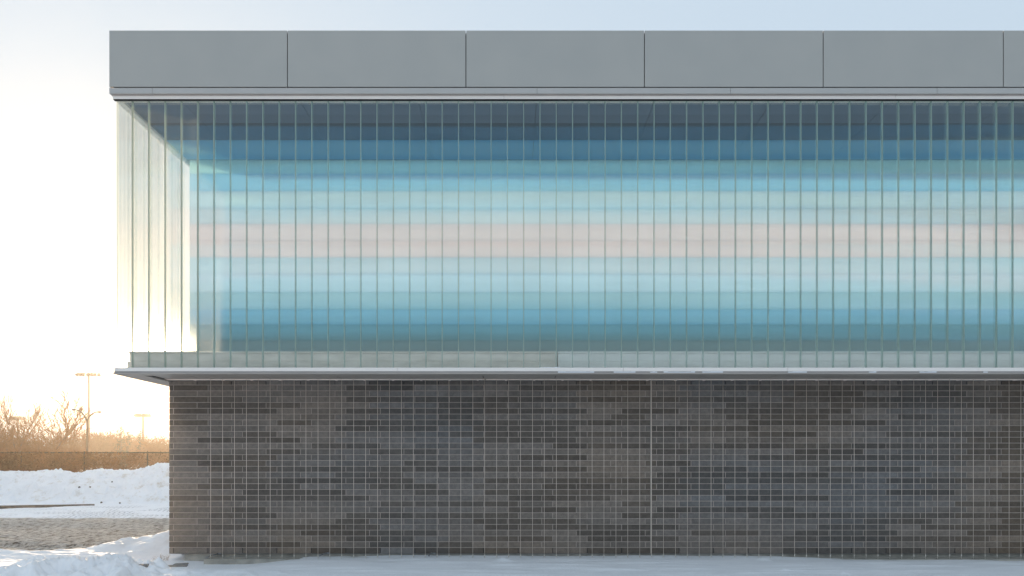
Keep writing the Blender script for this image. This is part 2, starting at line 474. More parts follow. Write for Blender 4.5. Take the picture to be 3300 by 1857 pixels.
# low pile against the left side of the brick wall
def pile_h(x, y):
    e = sst(x, -8.9, -6.5) * (1 - sst(y, 14.7, 15.7)) * sst(y, 13.1, 14.5)
    e2 = (.36 + .34 * (fbm(x * 2.2, y * 2.2, 5, .6) - .5)) * e ** .8
    return -.14 + e2 + .05 * (fbm(x * 6, y * 6, 3) - .5) * e
def pile_c(x, y):
    return np.stack([x * 0, x * 0 + .15, x * 0], -1)
grid_mesh('snow_pile', axis([(-9.2, -5.985, .035)]), axis([(12.9, 16, .035)]), pile_h, pile_c, M_snow2, label='low soft pile of snow against the corner of the brick wall')

kb = MB()
p = [P(-420, 1650, 24.9), P(0, 1634, 26.9), P(120, 1631, 27.6), P(305, 1626, 28.9)]
for (a, b), (ha, hb) in zip(zip(p[:-1], p[1:]), ((.085, .085), (.085, .07), (.07, .035))):
    n_ = Vector((-(b.y - a.y), b.x - a.x, 0)).normalized() * .16
    bi = len(kb.v)
    for q in (a, b, b + n_, a + n_):
        kb.v.append((q.x, q.y, -.15))
    for q, hh in ((a, ha), (b, hb), (b + n_, hb), (a + n_, ha)):
        kb.v.append((q.x, q.y, hh))
    for fq in ((0, 3, 2, 1), (4, 5, 6, 7), (0, 1, 5, 4), (1, 2, 6, 5), (2, 3, 7, 6), (3, 0, 4, 7)):
        kb.f.append(tuple(bi + i for i in fq)); kb.m.append(0)
tag(kb.build('kerb', M_kerb), 'bare brown concrete kerb showing at the foot of the snow bank', None, None, 'structure')

# ------------------------------------------------------------------ building
DW = 12.96          # brick wall face
DG = 11.87          # face of the channel glass
DF = 11.75          # fascia face
XL = X(352, DF)     # left end of the fascia
XR = 17.0
BACK = 17.2  # rear plane, kept shallow so low sun reaches the wall boards
B = tag(empty('building', (0, DW, 0)), 'modern building with glass upper storey overhanging a dark brick base', 'building')
B.location = (0, 0, 0)

# fascia panels
seams = [X(v, DF) for v in (926, 1501.5, 2076.7, 2653, 3233.6)]
while seams[-1] < XR - 2.9: seams.append(seams[-1] + 2.823)
edges = [XL] + seams + [XR]
zt, zb = Z(98.5, DF), Z(280, DF)
for i in range(len(edges) - 1):
    MB().box(edges[i] + (.006 if i else 0), edges[i + 1] - .006, DF, DF + .04, zb, zt).build('fascia_panel', M_panel, B, bevel=.003)
# side fascia panels (left end)
yy = [DF + .04, DF + 2.86, BACK]
for i in range(2):
    MB().box(XL, XL + .04, yy[i] + .006, yy[i + 1] - .006, zb, zt).build('fascia_panel', M_panel, B, bevel=.003)
MB().box(XL + .05, XR, DF + .055, BACK, zb - .06, zt - .05).build('roof', M_dark, B)
MB().box(XL + .03, XR, DF + .045, BACK, zt - .045, zt - .02).build('roof_membrane', M_roof, B)
# lower band in lengths
bs = [XL] + [X(v, DF) for v in (490.5, 1731, 2354, 3020)] + [9.5, XR]
bz1, bz0 = Z(283.5, DF), Z(301.5, DF)
for i in range(len(bs) - 1):
    MB().box(bs[i] + (.002 if i else 0), bs[i + 1] - .002, DF, DF + .03, bz0, bz1).build('fascia_band', M_band, B, bevel=.002)
MB().box(XL, XL + .03, DF + .032, BACK, bz0, bz1).build('fascia_band', M_band, B)
MB().box(XL + .032, XR, DF + .032, DG + .20, bz0 + .004, bz0 + .012).build('fascia_soffit', mat('lip_underside', (.42, .34, .31), (.36, .30, .28), 5, .5), B)
# white head frame of the glazing
DT = 11.812
hz1, hz0 = bz0, Z(319, DT)
XG = X(375, DG)
hs = [XG - .025, X(1624, DT), X(2886, DT), 10.2, XR]
for i in range(4):
    MB().box(hs[i] + (.0015 if i else 0), hs[i + 1] - .0015, DT, DG + .075, hz0, hz1).build('head_frame', M_white, B, bevel=.003)
MB().box(XG - .025, XG + .075, DG + .077, 14.25, hz0, hz1).build('head_frame', M_white, B)
MB().box(XG - .02, XR, DT + .006, DG - .002, hz0 - .012, hz0 - .001).build('head_gasket', M_dark, B)

# sill ledge
DL = 11.80
lz1, lz0 = Z(1185, DL), Z(1197, DL)
ls = [X(368, DL), X(1281, DL), X(2009, DL), X(2537, DL), 7.4, 10.4, XR]
for i in range(len(ls) - 1):
    MB().box(ls[i] + (.0015 if i else 0), ls[i + 1] - .0015, DL, DG + .085, lz0, lz1).build('sill_ledge', M_white, B, bevel=.003)
MB().box(ls[0], ls[0] + .10, DG + .087, BACK, lz0, lz1).build('sill_ledge', M_white, B)
# soffit nose strip and soffit panels
DN = 11.775
nz0 = Z(1205.5, DN)
XS = X(364, DN)
MB().box(XS, XR, DN, 12.02, nz0, nz0 + .022).build('soffit_lip', M_soffit, B, bevel=.002)
MB().box(XS + .01, XR, DN + .02, 12.0, nz0 + .024, lz0 - .002).build('soffit_upstand', mat('lip_upstand_metal', (.40, .36, .34), (.33, .3, .28), 3, .5, .2), B)  # plain grey metal strip between lip and sill
MB().box(XS, XS + .38, 12.022, BACK, nz0, nz0 + .022).build('soffit_lip', M_soffit, B)
sz = nz0 + .030
jx = [XS + .39] + [.726 + 1.208 * k for k in range(-5, 14)] + [XR]
for i in range(len(jx) - 1):
    if jx[i + 1] - jx[i] > .05:
        MB().box(jx[i] + .006, jx[i + 1] - .006, 12.03, DW - .03, sz, sz + .008).build('soffit_panel', M_soffit, B)
jy = [DW + .02 + 1.208 * k for k in range(4)]
for i in range(3):
    MB().box(XS + .385, X(545, DW) - .02, jy[i] + .006, jy[i + 1] - .006, sz, sz + .008).build('soffit_panel', M_soffit, B)
MB().box(XS + .02, XR, 12.025, BACK, sz + .010, sz + .013).build('soffit_backing', M_dark, B)
# closing trim above the bricks, its colour darkened for the soffit's shadow
BX = X(545, DW)
wall_top = Z(1227.5, DW)
MB().box(BX - .0, XR, DW - .028, DW + .1, wall_top + .002, sz + .008).build('wall_head_shade_trim', mat('shade_toned_trim', (.20, .19, .18), None, 2, .5), B)

# --- channel glass
zg0, zg1 = lz1 - .004, hz0 + .03
TH = .007; FD = .042
def channel_mesh(wd, fm=None):
    pts = [(0, 0), (wd, 0), (wd, FD), (wd - TH, FD), (wd - TH, TH), (TH, TH), (TH, FD), (0, FD)]
    mis = [0, 1, 1, 1, 0, 1, 1, 1]
    return MB().prism(pts, zg0, zg1, 0, mis).mesh('glass_channel', [M_glass2 if fm is M_flange2 else M_glass, fm or M_flange])
PIT = 52.6 * DG / F
j0 = X(425.3, DG)
first = channel_mesh(j0 - XG - .005, M_flange3)
std2 = channel_mesh(PIT - .005, M_flange3)
std = channel_mesh(PIT - .005)
bead = MB().box(-.0025, .0025, .001, .012, zg0, zg1).mesh('joint_bead', M_bead)
def put(name, me, loc, rz=0, parent=B):
    o = bpy.data.objects.new(name, me); o.location = loc; o.rotation_euler = (0, 0, rz)
    return link(o, parent)
put('glass_channel', first, (XG + .0, DG, 0))
x = j0
while x < XR - .3:
    put('joint_bead', bead, (x, DG, 0))
    put('glass_channel', std2 if x < j0 + 4.5 * PIT else std, (x + .0025, DG, 0))
    x += PIT
# left return: flanges point inward (+x)
DB = 14.28
ret = channel_mesh(PIT - .005, M_flange2)
y = DG + .064
k = 0
while y + PIT < DB + .05:
    # rotate so that the face looks to -x
    put('glass_channel', ret, (XG + .0, y + PIT - .005, 0), -math.pi / 2)
    y += PIT
YE = y
# added unseen panes behind the return let low sun backlight the boards
MB().box(XG, XG + .01, YE + .004, BACK - .01, lz1, hz1).build('added_side_pane', M_pane, B)
MB().box(XG + .02, XR, BACK - .012, BACK - .002, lz1, hz1).build('added_rear_pane', M_pane, B)

# --- inside: floor, upstand, striped wall and ceiling
UX = X(418, 12.05)
uz = Z(1133, 12.05)
fz = lz1 - .02
MB().box(UX - .04, XR, DG + .09, BACK, fz - .015, fz).build('interior_floor', M_floor, B)
us = [UX, X(1797, 12.05), 9.0, XR]
ums = [M_curb, M_curb2, M_curb2]
z1 = Z(1165, 12.05)
for i in range(3):
    a, b_ = us[i] + (.006 if i else 0), us[i + 1] - .006
    MB().box(a, b_, 12.05, 12.2, z1 + .004, uz - .035).build('upstand_panel', ums[i], B, bevel=.003)
    MB().box(a - (.03 if i == 0 else 0), b_, 12.035, 12.19, fz + .001, z1).build('upstand_panel', ums[i], B, bevel=.003)
    MB().box(a - (.01 if i == 0 else 0), b_, 12.04, 12.3, uz - .031, uz).build('upstand_cap', ums[i], B, bevel=.003)
MB().box(UX + .002, UX + .12, 12.21, DB, fz, uz - .03).build('upstand_panel', M_curb, B)
MB().box(UX, XR, 12.3, DB - .002, uz - .12, uz - .1).build('interior_floor', M_floor, B)

def srgb(r, g, b):
    f = lambda c: ((c / 255 + .055) / 1.055) ** 2.4 if c > 10 else c / 3294
    return (f(r), f(g), f(b))
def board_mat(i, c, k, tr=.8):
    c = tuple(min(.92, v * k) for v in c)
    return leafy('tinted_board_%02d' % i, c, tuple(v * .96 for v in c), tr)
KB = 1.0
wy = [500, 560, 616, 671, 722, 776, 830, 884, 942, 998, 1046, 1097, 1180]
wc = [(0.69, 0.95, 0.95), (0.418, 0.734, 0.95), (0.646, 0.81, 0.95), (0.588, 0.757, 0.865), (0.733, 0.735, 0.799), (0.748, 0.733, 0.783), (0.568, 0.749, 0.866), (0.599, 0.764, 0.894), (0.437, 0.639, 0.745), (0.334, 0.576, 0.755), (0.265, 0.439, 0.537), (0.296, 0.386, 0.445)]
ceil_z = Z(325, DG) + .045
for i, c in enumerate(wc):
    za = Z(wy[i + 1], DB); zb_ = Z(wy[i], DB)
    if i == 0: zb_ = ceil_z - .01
    MB().box(XG + .125, XR, DB, DB + .03, za + .0006, zb_ - .0006).build('wall_board', board_mat(i, c, KB), B)  # translucent, so sun through the added panes backlights it
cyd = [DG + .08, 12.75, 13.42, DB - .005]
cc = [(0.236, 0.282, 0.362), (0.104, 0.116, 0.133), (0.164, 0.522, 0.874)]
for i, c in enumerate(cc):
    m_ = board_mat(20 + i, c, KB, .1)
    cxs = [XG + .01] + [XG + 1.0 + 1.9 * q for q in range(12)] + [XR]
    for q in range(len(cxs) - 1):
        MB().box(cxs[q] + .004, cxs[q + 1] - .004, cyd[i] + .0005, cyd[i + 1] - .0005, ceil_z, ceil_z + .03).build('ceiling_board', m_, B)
MB().box(XG + .01, XR, DG + .08, BACK, ceil_z + .035, bz0 + .3).build('ceiling_void', M_dark, B)
MB().box(XR, XR + .2, DF, BACK, 0, zt).build('end_wall', M_panel, B)
MB().box(BX + .2, XR, BACK, BACK + .2, 0, lz1 - .01).build('rear_wall', M_panel, B)
MB().box(XG + .1, XR, BACK, BACK + .2, hz1, zt - .06).build('rear_fascia', M_panel, B)

# --- brick wall
wb = Z(1784.5, DW)
CJ = X(2098.5, DW)
wall = MB()
wall.box(BX + .012, CJ - .012, DW + .004, DW + .2, wb - .001, wall_top)
wall.box(CJ + .012, XR, DW + .004, DW + .2, wb - .001, wall_top)
wall.box(BX + .012, BX + .2, DW + .21, BACK, wb - .001, wall_top)
WL = wall.build('brick_wall', M_mortar, B)
MB().box(CJ - .0105, CJ + .0105, DW + .002, DW + .19, wb, wall_top).build('control_joint', M_seal, B)
JT = .010
ZB = [wall_top] + [Z(1241.2 + 18.7 * i, DW) for i in range(29)] + [wb]
rng = random.Random(5)
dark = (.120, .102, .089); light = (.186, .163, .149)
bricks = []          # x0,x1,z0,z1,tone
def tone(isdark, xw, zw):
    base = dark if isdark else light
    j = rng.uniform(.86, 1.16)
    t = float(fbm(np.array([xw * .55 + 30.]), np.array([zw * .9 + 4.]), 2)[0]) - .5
    warm = 1.03 + .34 * t  # broad warm and cool drift: reflected light put into the brick colour
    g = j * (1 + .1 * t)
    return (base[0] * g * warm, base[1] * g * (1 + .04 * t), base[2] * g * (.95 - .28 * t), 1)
weeps = []
for c in range(30):
    za, zc = ZB[c + 1], ZB[c]
    A = (c % 2 == 0)
    jl = [X(635, DW) + .6 * k for k in range(0, 14)] if A else [X(559, DW) + .6 * k for k in range(0, 14)]
    jr = [X(2116, DW) + .6 * k for k in range(0, 22)] if A else [X(2188.6, DW) + .6 * k for k in range(0, 22)]
    st = rng.random() < .5; run = rng.choice((1, 2))
    for js, a0, a1 in ((jl, BX, CJ - .012), (jr, CJ + .012, XR)):
        js = [v for v in js if a0 + .04 < v < a1 - .03]
        ed = [a0] + js + [a1]
        for i in range(len(ed) - 1):
            run -= 1
            if run <= 0:
                st = rng.random() < (.36 if A else .64); run = rng.choice((1, 1, 2, 2, 3))
            x0 = ed[i] + (JT / 2 if i else 0); x1 = ed[i + 1] - (JT / 2 if i < len(ed) - 2 else 0)
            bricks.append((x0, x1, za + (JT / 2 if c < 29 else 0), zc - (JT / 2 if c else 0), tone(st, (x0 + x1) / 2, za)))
        if c in (0, 29):
            weeps += [(v, za, zc) for v in js]
# nearest 300 to the camera as single bricks, the rest joined
def bd(b): return (((b[0] + b[1]) / 2) ** 2 + ((b[2] + b[3]) / 2 - EYE) ** 2)
order = sorted(bricks, key=bd)
cache = {}
def brick_verts(w_, h_):
    c = .003
    return [(0, .1, 0), (w_, .1, 0), (w_, .1, h_), (0, .1, h_), (0, c, 0), (w_, c, 0), (w_, c, h_), (0, c, h_), (c, 0, c), (w_ - c, 0, c), (w_ - c, 0, h_ - c), (c, 0, h_ - c)]
BF = [(0, 1, 5, 4), (1, 2, 6, 5), (2, 3, 7, 6), (3, 0, 4, 7), (4, 5, 9, 8), (5, 6, 10, 9), (6, 7, 11, 10), (7, 4, 8, 11), (8, 9, 10, 11)]
for b_ in order[:300]:
    w_, h_ = round(b_[1] - b_[0], 4), round(b_[3] - b_[2], 4)
    if (w_, h_) not in cache:
        me = bpy.data.meshes.new('brick'); me.from_pydata(brick_verts(w_, h_), [], BF); me.materials.append(M_brick_o); me.update()
        cache[(w_, h_)] = me
    o = bpy.data.objects.new('brick', cache[(w_, h_)])
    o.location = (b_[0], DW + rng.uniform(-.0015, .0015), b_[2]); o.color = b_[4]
    link(o, WL)
vv, ff, tones = [], [], []
def add_brick(ox, oy, oz, w_, h_, tn, side=False):
    b0 = len(vv)
    for (a, b, c) in brick_verts(w_, h_):
        if side: vv.append((ox + b, oy - a, oz + c))
        else: vv.append((ox + a, oy + b, oz + c))
        tones.append(tn)
    ff.extend(tuple(b0 + i for i in f) for f in BF)
for b_ in order[300:]:
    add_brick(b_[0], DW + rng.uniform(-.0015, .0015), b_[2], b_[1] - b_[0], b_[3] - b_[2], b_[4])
for c in range(30):
    za, zc = ZB[c + 1], ZB[c]
    yv = DW + .205 + (.4 if c % 2 else .2)
    while yv < BACK - .6:
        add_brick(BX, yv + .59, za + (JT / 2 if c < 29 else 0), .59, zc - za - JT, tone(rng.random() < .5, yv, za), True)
        yv += .6
me = bpy.data.meshes.new('brick'); me.from_pydata(vv, [], ff); me.materials.append(M_brick_a)
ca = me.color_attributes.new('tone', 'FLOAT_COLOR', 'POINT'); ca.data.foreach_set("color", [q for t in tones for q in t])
me.update()
o = link(bpy.data.objects.new('brickwork', me), WL); o["kind"] = "stuff"
wm = {}
for (xv, za, zc) in weeps:
    h_ = round(zc - za - .012, 4)
    if h_ not in wm: wm[h_] = MB().box(-.0055, .0055, -.0005, .01, 0, h_).mesh('weep_vent', M_dark)
    put('weep_vent', wm[h_], (xv, DW, za + .006), 0, WL)
# foundation and the concrete ledge that carries the cables
MB().box(BX + .25, XR, DW + .03, DW + .3, -.5, wb - .004).build('foundation', M_conc, B)
MB().box(BX + .02, XR, DW - .012, DW + .02, wb - .0035, wb - .0005).build('wall_flashing', M_pipe, B)
LEDX = X(656, 12.62)
MB().box(LEDX, XR, 12.62, DW + .02, -.5, -.018).build('concrete_ledge', M_conc, B, bevel=.006)

# ------------------------------------------------------------------ cable trellis
T = tag(empty('cable_trellis', (0, 0, 0)), 'row of vertical steel cables under a thin rail before the brick wall', 'trellis')
DC = 12.68
rz_ = Z(1222.5, 12.75)
MB().tube((BX + .02, 12.76, rz_), (X(1563, 12.76), 12.76, rz_), .016, .016, 8).build('top_rail', M_rail, T, True)
MB().tube((X(1566, 12.76), 12.76, rz_), (XR - .5, 12.76, rz_ - .004), .016, .016, 8).build('top_rail', M_rail, T, True)
brk = MB().box(-.018, .018, 0, .2, -.006, .02).mesh('rail_bracket', M_rail)
xb = X(620, 12.8)
while xb < XR - 1:
    put('rail_bracket', brk, (xb, 12.75, rz_), 0, T); xb += .49
cp = 38.4 * DC / F
cz1, cz0 = sz - .001, .0
cmesh = MB().tube((0, 0, cz0), (0, 0, cz1), .0036, .0036, 6).mesh('cable', M_cable, True)
tbm = MB()
tbm.tube((0, 0, -.02), (0, 0, .012), .004, .004, 6).tube((0, 0, .012), (0, 0, .05), .009, .009, 8).tube((0, 0, .05), (0, 0, .066), .009, .0035, 8)
tbmesh = tbm.mesh('turnbuckle', M_fit, True)
x = X(679, DC)
while x < 11:
    c_ = put('cable', cmesh, (x + rng.uniform(-.002, .002), DC, 0), 0, T)
    put('turnbuckle', tbmesh, (0, 0, 0), 0, c_)
    x += cp
# ------------------------------------------------------------------ bent tubes lying on the ledge
for i, (p0, p1, lab) in enumerate((
        (P(664, 1798, 12.6), P(703, 1785, 12.9), 'grey metal tube leaning on the bare end of the concrete ledge'),
        (P(1030, 1792, 12.6), P(1052, 1783, 12.9), 'grey metal tube poking from the snow between two cables'),
        (P(1382, 1791, 12.6), P(1392, 1784, 12.9), 'snow dusted tube stub under the middle of the brick wall'))):
    mm = MB(); mid = (p0 + p1) / 2 + Vector((0, 0, .01))
    mm.path([p0, mid, p1, p1 + Vector((.06, .01, .0))], .013, .013, 8)
    tag(mm.build('metal_tube', M_pipe, None, True), lab, 'metal tube', 'tubes along the foot of the wall')
# slabs showing through the snow
for (px, py, D, a, wdt, dp, lab) in ((565, 1808, 12.35, .3, .36, .10, 'thin grey slab peeping through snow below the wall corner'),
                                 (583, 1803, 12.62, .1, .22, .06, 'small grey slab edge nearest the brick wall corner'),
                                 (455, 1844, 11.0, .15, .2, .05, 'sliver of grey slab among the foreground snow lumps')):
    mm = MB(); mm.box(-wdt / 2, wdt / 2, -dp, dp, -.03, .012)
    o = mm.build('paving_slab', M_slab, None, bevel=.004)
    gx, gy = X(px, D), D
    gz = float(ground_h(np.array([gx]), np.array([gy]))[0])
    o.location = (gx, gy, gz + .006); o.rotation_euler = (.02, -.04, a)
    tag(o, lab, 'paving slab')

# snow caught on the lips
sn = MB()
for (a, b, yb) in ((1798, 1915, 1200), (1978, 2048, 1200), (2096, 2118, 1200), (2139, 2240, 1200), (2264, 2330, 1200), (2801, 2824, 1201), (2964, 3018, 1202), (3170, 3183, 1202), (2540, 2600, 1200)):
    xa, xc = X(a, DN), X(b, DN)
    n_ = max(3, int((xc - xa) / .06))
    for i in range(n_):
        t0, t1 = xa + (xc - xa) * i / n_, xa + (xc - xa) * (i + 1) / n_
        sn.box(t0, t1, DN - .004, DN + .02, nz0 + .0225, nz0 + .034 + rng.uniform(0, .006))
for i in range(16):
    xa = X(1740 + i * 4, DL) + rng.uniform(-.01, .01)
    sn.box(xa, xa + .018, DL + .004, DL + .05, lz1 + .0005, lz1 + rng.uniform(.004, .012))
o = sn.build('lip_snow', M_snow2, None)
tag(o, 'thin strips of snow caught on the soffit lip and sill ledge', None, None, 'stuff')

# ------------------------------------------------------------------ weeds, stones
wd = MB()
for (px, py, D, n_, s_) in ((525, 1796, 13.0, 26, .09), (505, 1797, 12.9, 12, .07), (270, 1812, 12.1, 6, .06), (82, 1833, 11.4, 5, .1), (55, 1832, 11.4, 4, .09), (185, 1820, 11.8, 5, .06), (372, 1822, 11.8, 6, .05), (408, 1822, 11.8, 5, .05)):
    gx = X(px, D)
    for i in range(n_):
        bx_ = gx + rng.gauss(0, s_ * .7); by_ = D + rng.gauss(0, .06)
        gz = float(ground_h(np.array([bx_]), np.array([by_]))[0])
        q0 = Vector((bx_, by_, gz - .01)); q1 = q0 + Vector((rng.gauss(0, .4), rng.gauss(0, .3), 1)).normalized() * s_ * rng.uniform(.6, 1.2)
        q2 = q1 + Vector((rng.gauss(0, .8), rng.gauss(0, .5), .5)).normalized() * s_ * .5
        wd.path([q0, q1, q2], .0018, .0008, 3)
tag(wd.build('weeds', M_weed), 'wisps of dry weeds sticking out of the snow', None, None, 'stuff')
def on_bank(px, py):
    for D in np.arange(29.5, 34, .02):
        v = P(px, py, D)
        if v.z <= float(bank_h(np.array([v.x]), np.array([v.y]))[0]): return v
    return P(px, py, 31)
for (px, py, lab) in ((256, 1571, 'small dark stone on the snow bank, left of a pair'), (290, 1570, 'small dark stone on the snow bank, right of a pair'), (327, 1620, 'small dark stone at the foot of the snow bank just past the kerb end'), (386, 1622, 'small dark stone at the foot of the snow bank towards the building'), (361, 1554, 'tiny dark stone high on the snow bank face')):
    v = on_bank(px, py)
    mm = MB()
    bm_v = []
    for i in range(6):
        a = i * math.pi / 3; r = rng.uniform(.035, .055)
        bm_v.append((math.cos(a) * r, math.sin(a) * r))
    mm.prism(bm_v, -.03, .03)
    o = mm.build('stone', M_stone, None, bevel=.012); o.location = v; o.rotation_euler = (rng.random(), rng.random(), 0)
    tag(o, lab, 'stone', 'stones on the snow bank')

# ------------------------------------------------------------------ fence
DFN = 36.0
FZ = Z(1459, DFN)
fn = tag(empty('chain_link_fence', (0, 0, 0)), 'chain link fence running along the top of the snow bank', 'fence')
fx0, fx1 = X(-330, DFN), X(900, DFN)
MB().tube((fx0, DFN, FZ), (fx1, DFN, FZ), .024, .024, 8).build('top_rail', M_fence, fn, True)
post = MB().tube((0, 0, 0), (0, 0, FZ + .04), .033, .033, 8).tube((0, 0, FZ + .04), (0, 0, FZ + .07), .033, .01, 8).mesh('fence_post', M_fence, True)
for px in (474 - 3 * 204, 474 - 2 * 204, 474 - 204, 474, 474 + 204, 474 + 408): put('fence_post', post, (X(px, DFN), DFN + .04, 0), 0, fn)
ms = MB()
pit = .078; H_ = FZ - .3
x = fx0 - H_
while x < fx1:
    for sgn in (1, -1):
        a0 = (x, .3) if sgn > 0 else (x, FZ); a1 = (x + H_, FZ) if sgn > 0 else (x + H_, .3)
        if a1[0] > fx0 and a0[0] < fx1:
            ms.tube((a0[0], DFN - .03 + .004 * sgn, a0[1]), (a1[0], DFN - .03 + .004 * sgn, a1[1]), .0032, .0032, 3, cap=False)
    x += pit
o = ms.build('wire_mesh', M_fence, fn); o["kind"] = "stuff"

# hedge of dry vines behind / through the fence
def blades(mb, pts, rg, smin, smax, flat=False):
    for q in pts:
        L_ = rg.uniform(smin, smax)
        d_ = Vector((rg.gauss(0, 1), rg.gauss(0, 1), rg.gauss(0, 1))).normalized()
        u = d_.cross(Vector((rg.gauss(0, 1), rg.gauss(0, 1), rg.gauss(0, 1)))).normalized() * L_ * rg.uniform(.18, .4)
        b = len(mb.v)
        a = Vector(q)
        for w_ in (a - u, a + d_ * L_ * .5 - u * .2, a + d_ * L_, a + u): mb.v.append((w_.x, w_.y, w_.z))
        mb.f.append((b, b + 1, b + 2, b + 3)); mb.m.append(0)
hg = tag(empty('hedge', (0, 0, 0)), 'brown leafless vine hedge grown through the chain link fence', 'hedge')
mb = MB(); rg = random.Random(3)
n = 0
while n < 38000:
    px = rg.uniform(-330, 700)
    xx = X(px, DFN); zz = rg.uniform(.5, FZ + .02)
    dens = 1.0 if px < 330 else max(.22, 1 - (px - 330) / 190)
    k = float(fbm(np.array([xx * 1.4]), np.array([zz * 1.6 + 50.]), 3)[0])
    if px > 440 and zz > 1.2 + .9 * (1 - (px - 440) / 120): dens *= .55
    if rg.random() > dens * (1.0 if k > .42 else .5): n += .4; continue
    topw = FZ + .03 + .05 * (k - .5)
    blades(mb, [(xx, DFN + (.12 + abs(rg.gauss(0, .22)) if px > 400 or rg.random() < .6 else -.06 - abs(rg.gauss(0, .08))), min(zz, topw))], rg, .05, .14)
    n += 1
o = mb.build('foliage', M_hedge, hg); o["kind"] = "stuff"
mb = MB()
for i in range(2600):
    px = rg.uniform(-330, 640); xx = X(px, DFN); z0 = rg.uniform(.3, FZ - .3)
    q = Vector((xx, DFN + rg.uniform(.02, .5), z0)); d_ = Vector((rg.gauss(0, 1), rg.gauss(0, .2), rg.gauss(.4, .8))).normalized()
    pts = [q]
    for s_ in range(4):
        d_ = (d_ + Vector((rg.gauss(0, .35), rg.gauss(0, .1), rg.gauss(0, .35)))).normalized()
        nq = pts[-1] + d_ * rg.uniform(.12, .25)
        if nq.z > FZ + .04: nq.z = FZ + .04 - rg.random() * .05; d_.z *= -1
        pts.append(nq)
    mb.path(pts, .007, .003, 3)
o = mb.build('stems', M_twig, hg); o["kind"] = "stuff"

# ------------------------------------------------------------------ trees
def grow(rg, base, d0, L, r, depth, maxd, spread, up, trunk, crown, kink=.18, split=(2, 3), shrink=.74, twign=3, minr=.0):
    """recursive limbs; trunk MB gets the first levels, crown the rest"""
    mb = trunk if depth < 2 else crown
    n_ = 4 if depth < maxd - 1 else 2
    pts = [base]; d_ = d0.copy()
    for i in range(n_):
        d_ = (d_ + Vector((rg.gauss(0, kink), rg.gauss(0, kink), rg.gauss(0, kink * .5) + up))).normalized()
        pts.append(pts[-1] + d_ * L / n_)
    r1 = r * (.62 if depth < maxd else .4)
    mb.path(pts, r, r1, 6 if depth < 2 else (4 if depth < 3 else 3))
    if depth >= maxd: return
    # side shoots
    for i in range(1, n_):
        if rg.random() < (.75 if depth else .45):
            ax = Vector((rg.gauss(0, 1), rg.gauss(0, 1), rg.gauss(0, .4))).normalized()
            nd = (d_ * .55 + ax * spread * 1.1).normalized()
            grow(rg, pts[i], nd, L * shrink * rg.uniform(.55, .85), max(minr, r1 * .55), depth + 1 + (rg.random() < .4), maxd, spread, up, trunk, crown, kink, split, shrink, twign, minr)
    for i in range(rg.randint(*split)):
        ax = Vector((rg.gauss(0, 1), rg.gauss(0, 1), rg.gauss(0, .5))).normalized()
        nd = (d_ + ax * spread).normalized()
        grow(rg, pts[-1], nd, L * shrink * rg.uniform(.8, 1.15), max(minr, r1 * .85), depth + 1, maxd, spread, up, trunk, crown, kink, split, shrink, twign, minr)

def tree_meshes(seed, L, r, maxd, spread, up, kink=.16, split=(2, 3), shrink=.76, lean=(0, 0), minr=.006, stems=1, H=7):
    rg = random.Random(seed); t, c = MB(), MB()
    for s_ in range(stems):
        b = Vector((rg.gauss(0, .25), rg.gauss(0, .2), -.1)) if stems > 1 else Vector((0, 0, -.1))
        d0 = Vector((lean[0] + (rg.gauss(0, .28) if stems > 1 else 0), lean[1] + (rg.gauss(0, .2) if stems > 1 else 0), 1)).normalized()
        grow(rg, b, d0, L, r, 0, maxd, spread, up, t, c, kink, split, shrink, minr=minr)
    if H:
        mz = max(v[2] for v in c.v)
        k = H / mz
        for mb in (t, c): mb.v = [(a * k, b * k, z * k) for (a, b, z) in mb.v]
    return t.mesh('trunk', M_bark), c.mesh('crown', M_twig)
def tree(name, meshes, px, ytop, D, label, cat, group, H, rz=0, sxy=1):
    """meshes are built at height H; scaled so that the top reaches photo row ytop at distance D"""
    e = empty(name, (X(px, D), D, 0))
    k = Z(ytop, D) / H
    e.scale = (k * sxy, k * sxy, k); e.rotation_euler = (0, 0, rz)
    tag(e, label, cat, group)
    t = put('trunk', meshes[0], (0, 0, 0), 0, e); c = put('crown', meshes[1], (0, 0, 0), 0, e)
    return e
GB = 'bare trees behind the hedge'
big = tree_meshes(21, 2.3, .17, 5, .52, .06, .12, (2, 3), .78, (.04, 0), .021, 1, 7)
tree('bare_tree', big, 158, 1238, 60, 'tallest wide bare tree behind the hedge, forking crown near the stadium light', 'tree', GB, 7, 0, .98)
t2 = tree_meshes(33, 2.6, .12, 5, .38, .12, .10, (2, 3), .76, (-.03, 0), .019, 2, 7)
tree('bare_tree', t2, 55, 1262, 56, 'slender two stemmed bare tree at the left with a floodlight behind its branches', 'tree', GB, 7, .6)
t3 = tree_meshes(45, 1.9, .09, 5, .55, .08, .14, (2, 3), .77, (.1, 0), .018, 3, 6)
tree('bare_tree', t3, 122, 1322, 62, 'bushy bare tree filling the gap between the two tallest bare trees', 'tree', GB, 6, 2.1)
tree('bare_tree', t3, -15, 1330, 52, 'bare tree cut by the left edge of the picture', 'tree', GB, 6, 4.0)
tree('bare_tree', t2, 228, 1352, 66, 'low bare tree leaning right just before the double street lamp', 'tree', GB, 7, 3.3, .95)
t4 = tree_meshes(52, 2.6, .05, 4, .35, .10, .14, (1, 2), .68, (.03, 0), .012, 1, 7)
tree('bare_sapling', t4, 421, 1333, 70, 'thin tall bare sapling forking above the spruces', 'tree', GB, 7, 1.0)
t5 = tree_meshes(61, 1.4, .07, 6, .75, .05, .17, (2, 3), .8, (0, 0), .015, 1, 5)
t6 = tree_meshes(67, 1.3, .07, 6, .7, .06, .17, (2, 3), .8, (0, 0), .015, 2, 5)
tree('bare_tree', t5, 514, 1402, 75, 'small bare tree closest to the brick wall edge', 'tree', GB, 5, 1.0, 1.1)
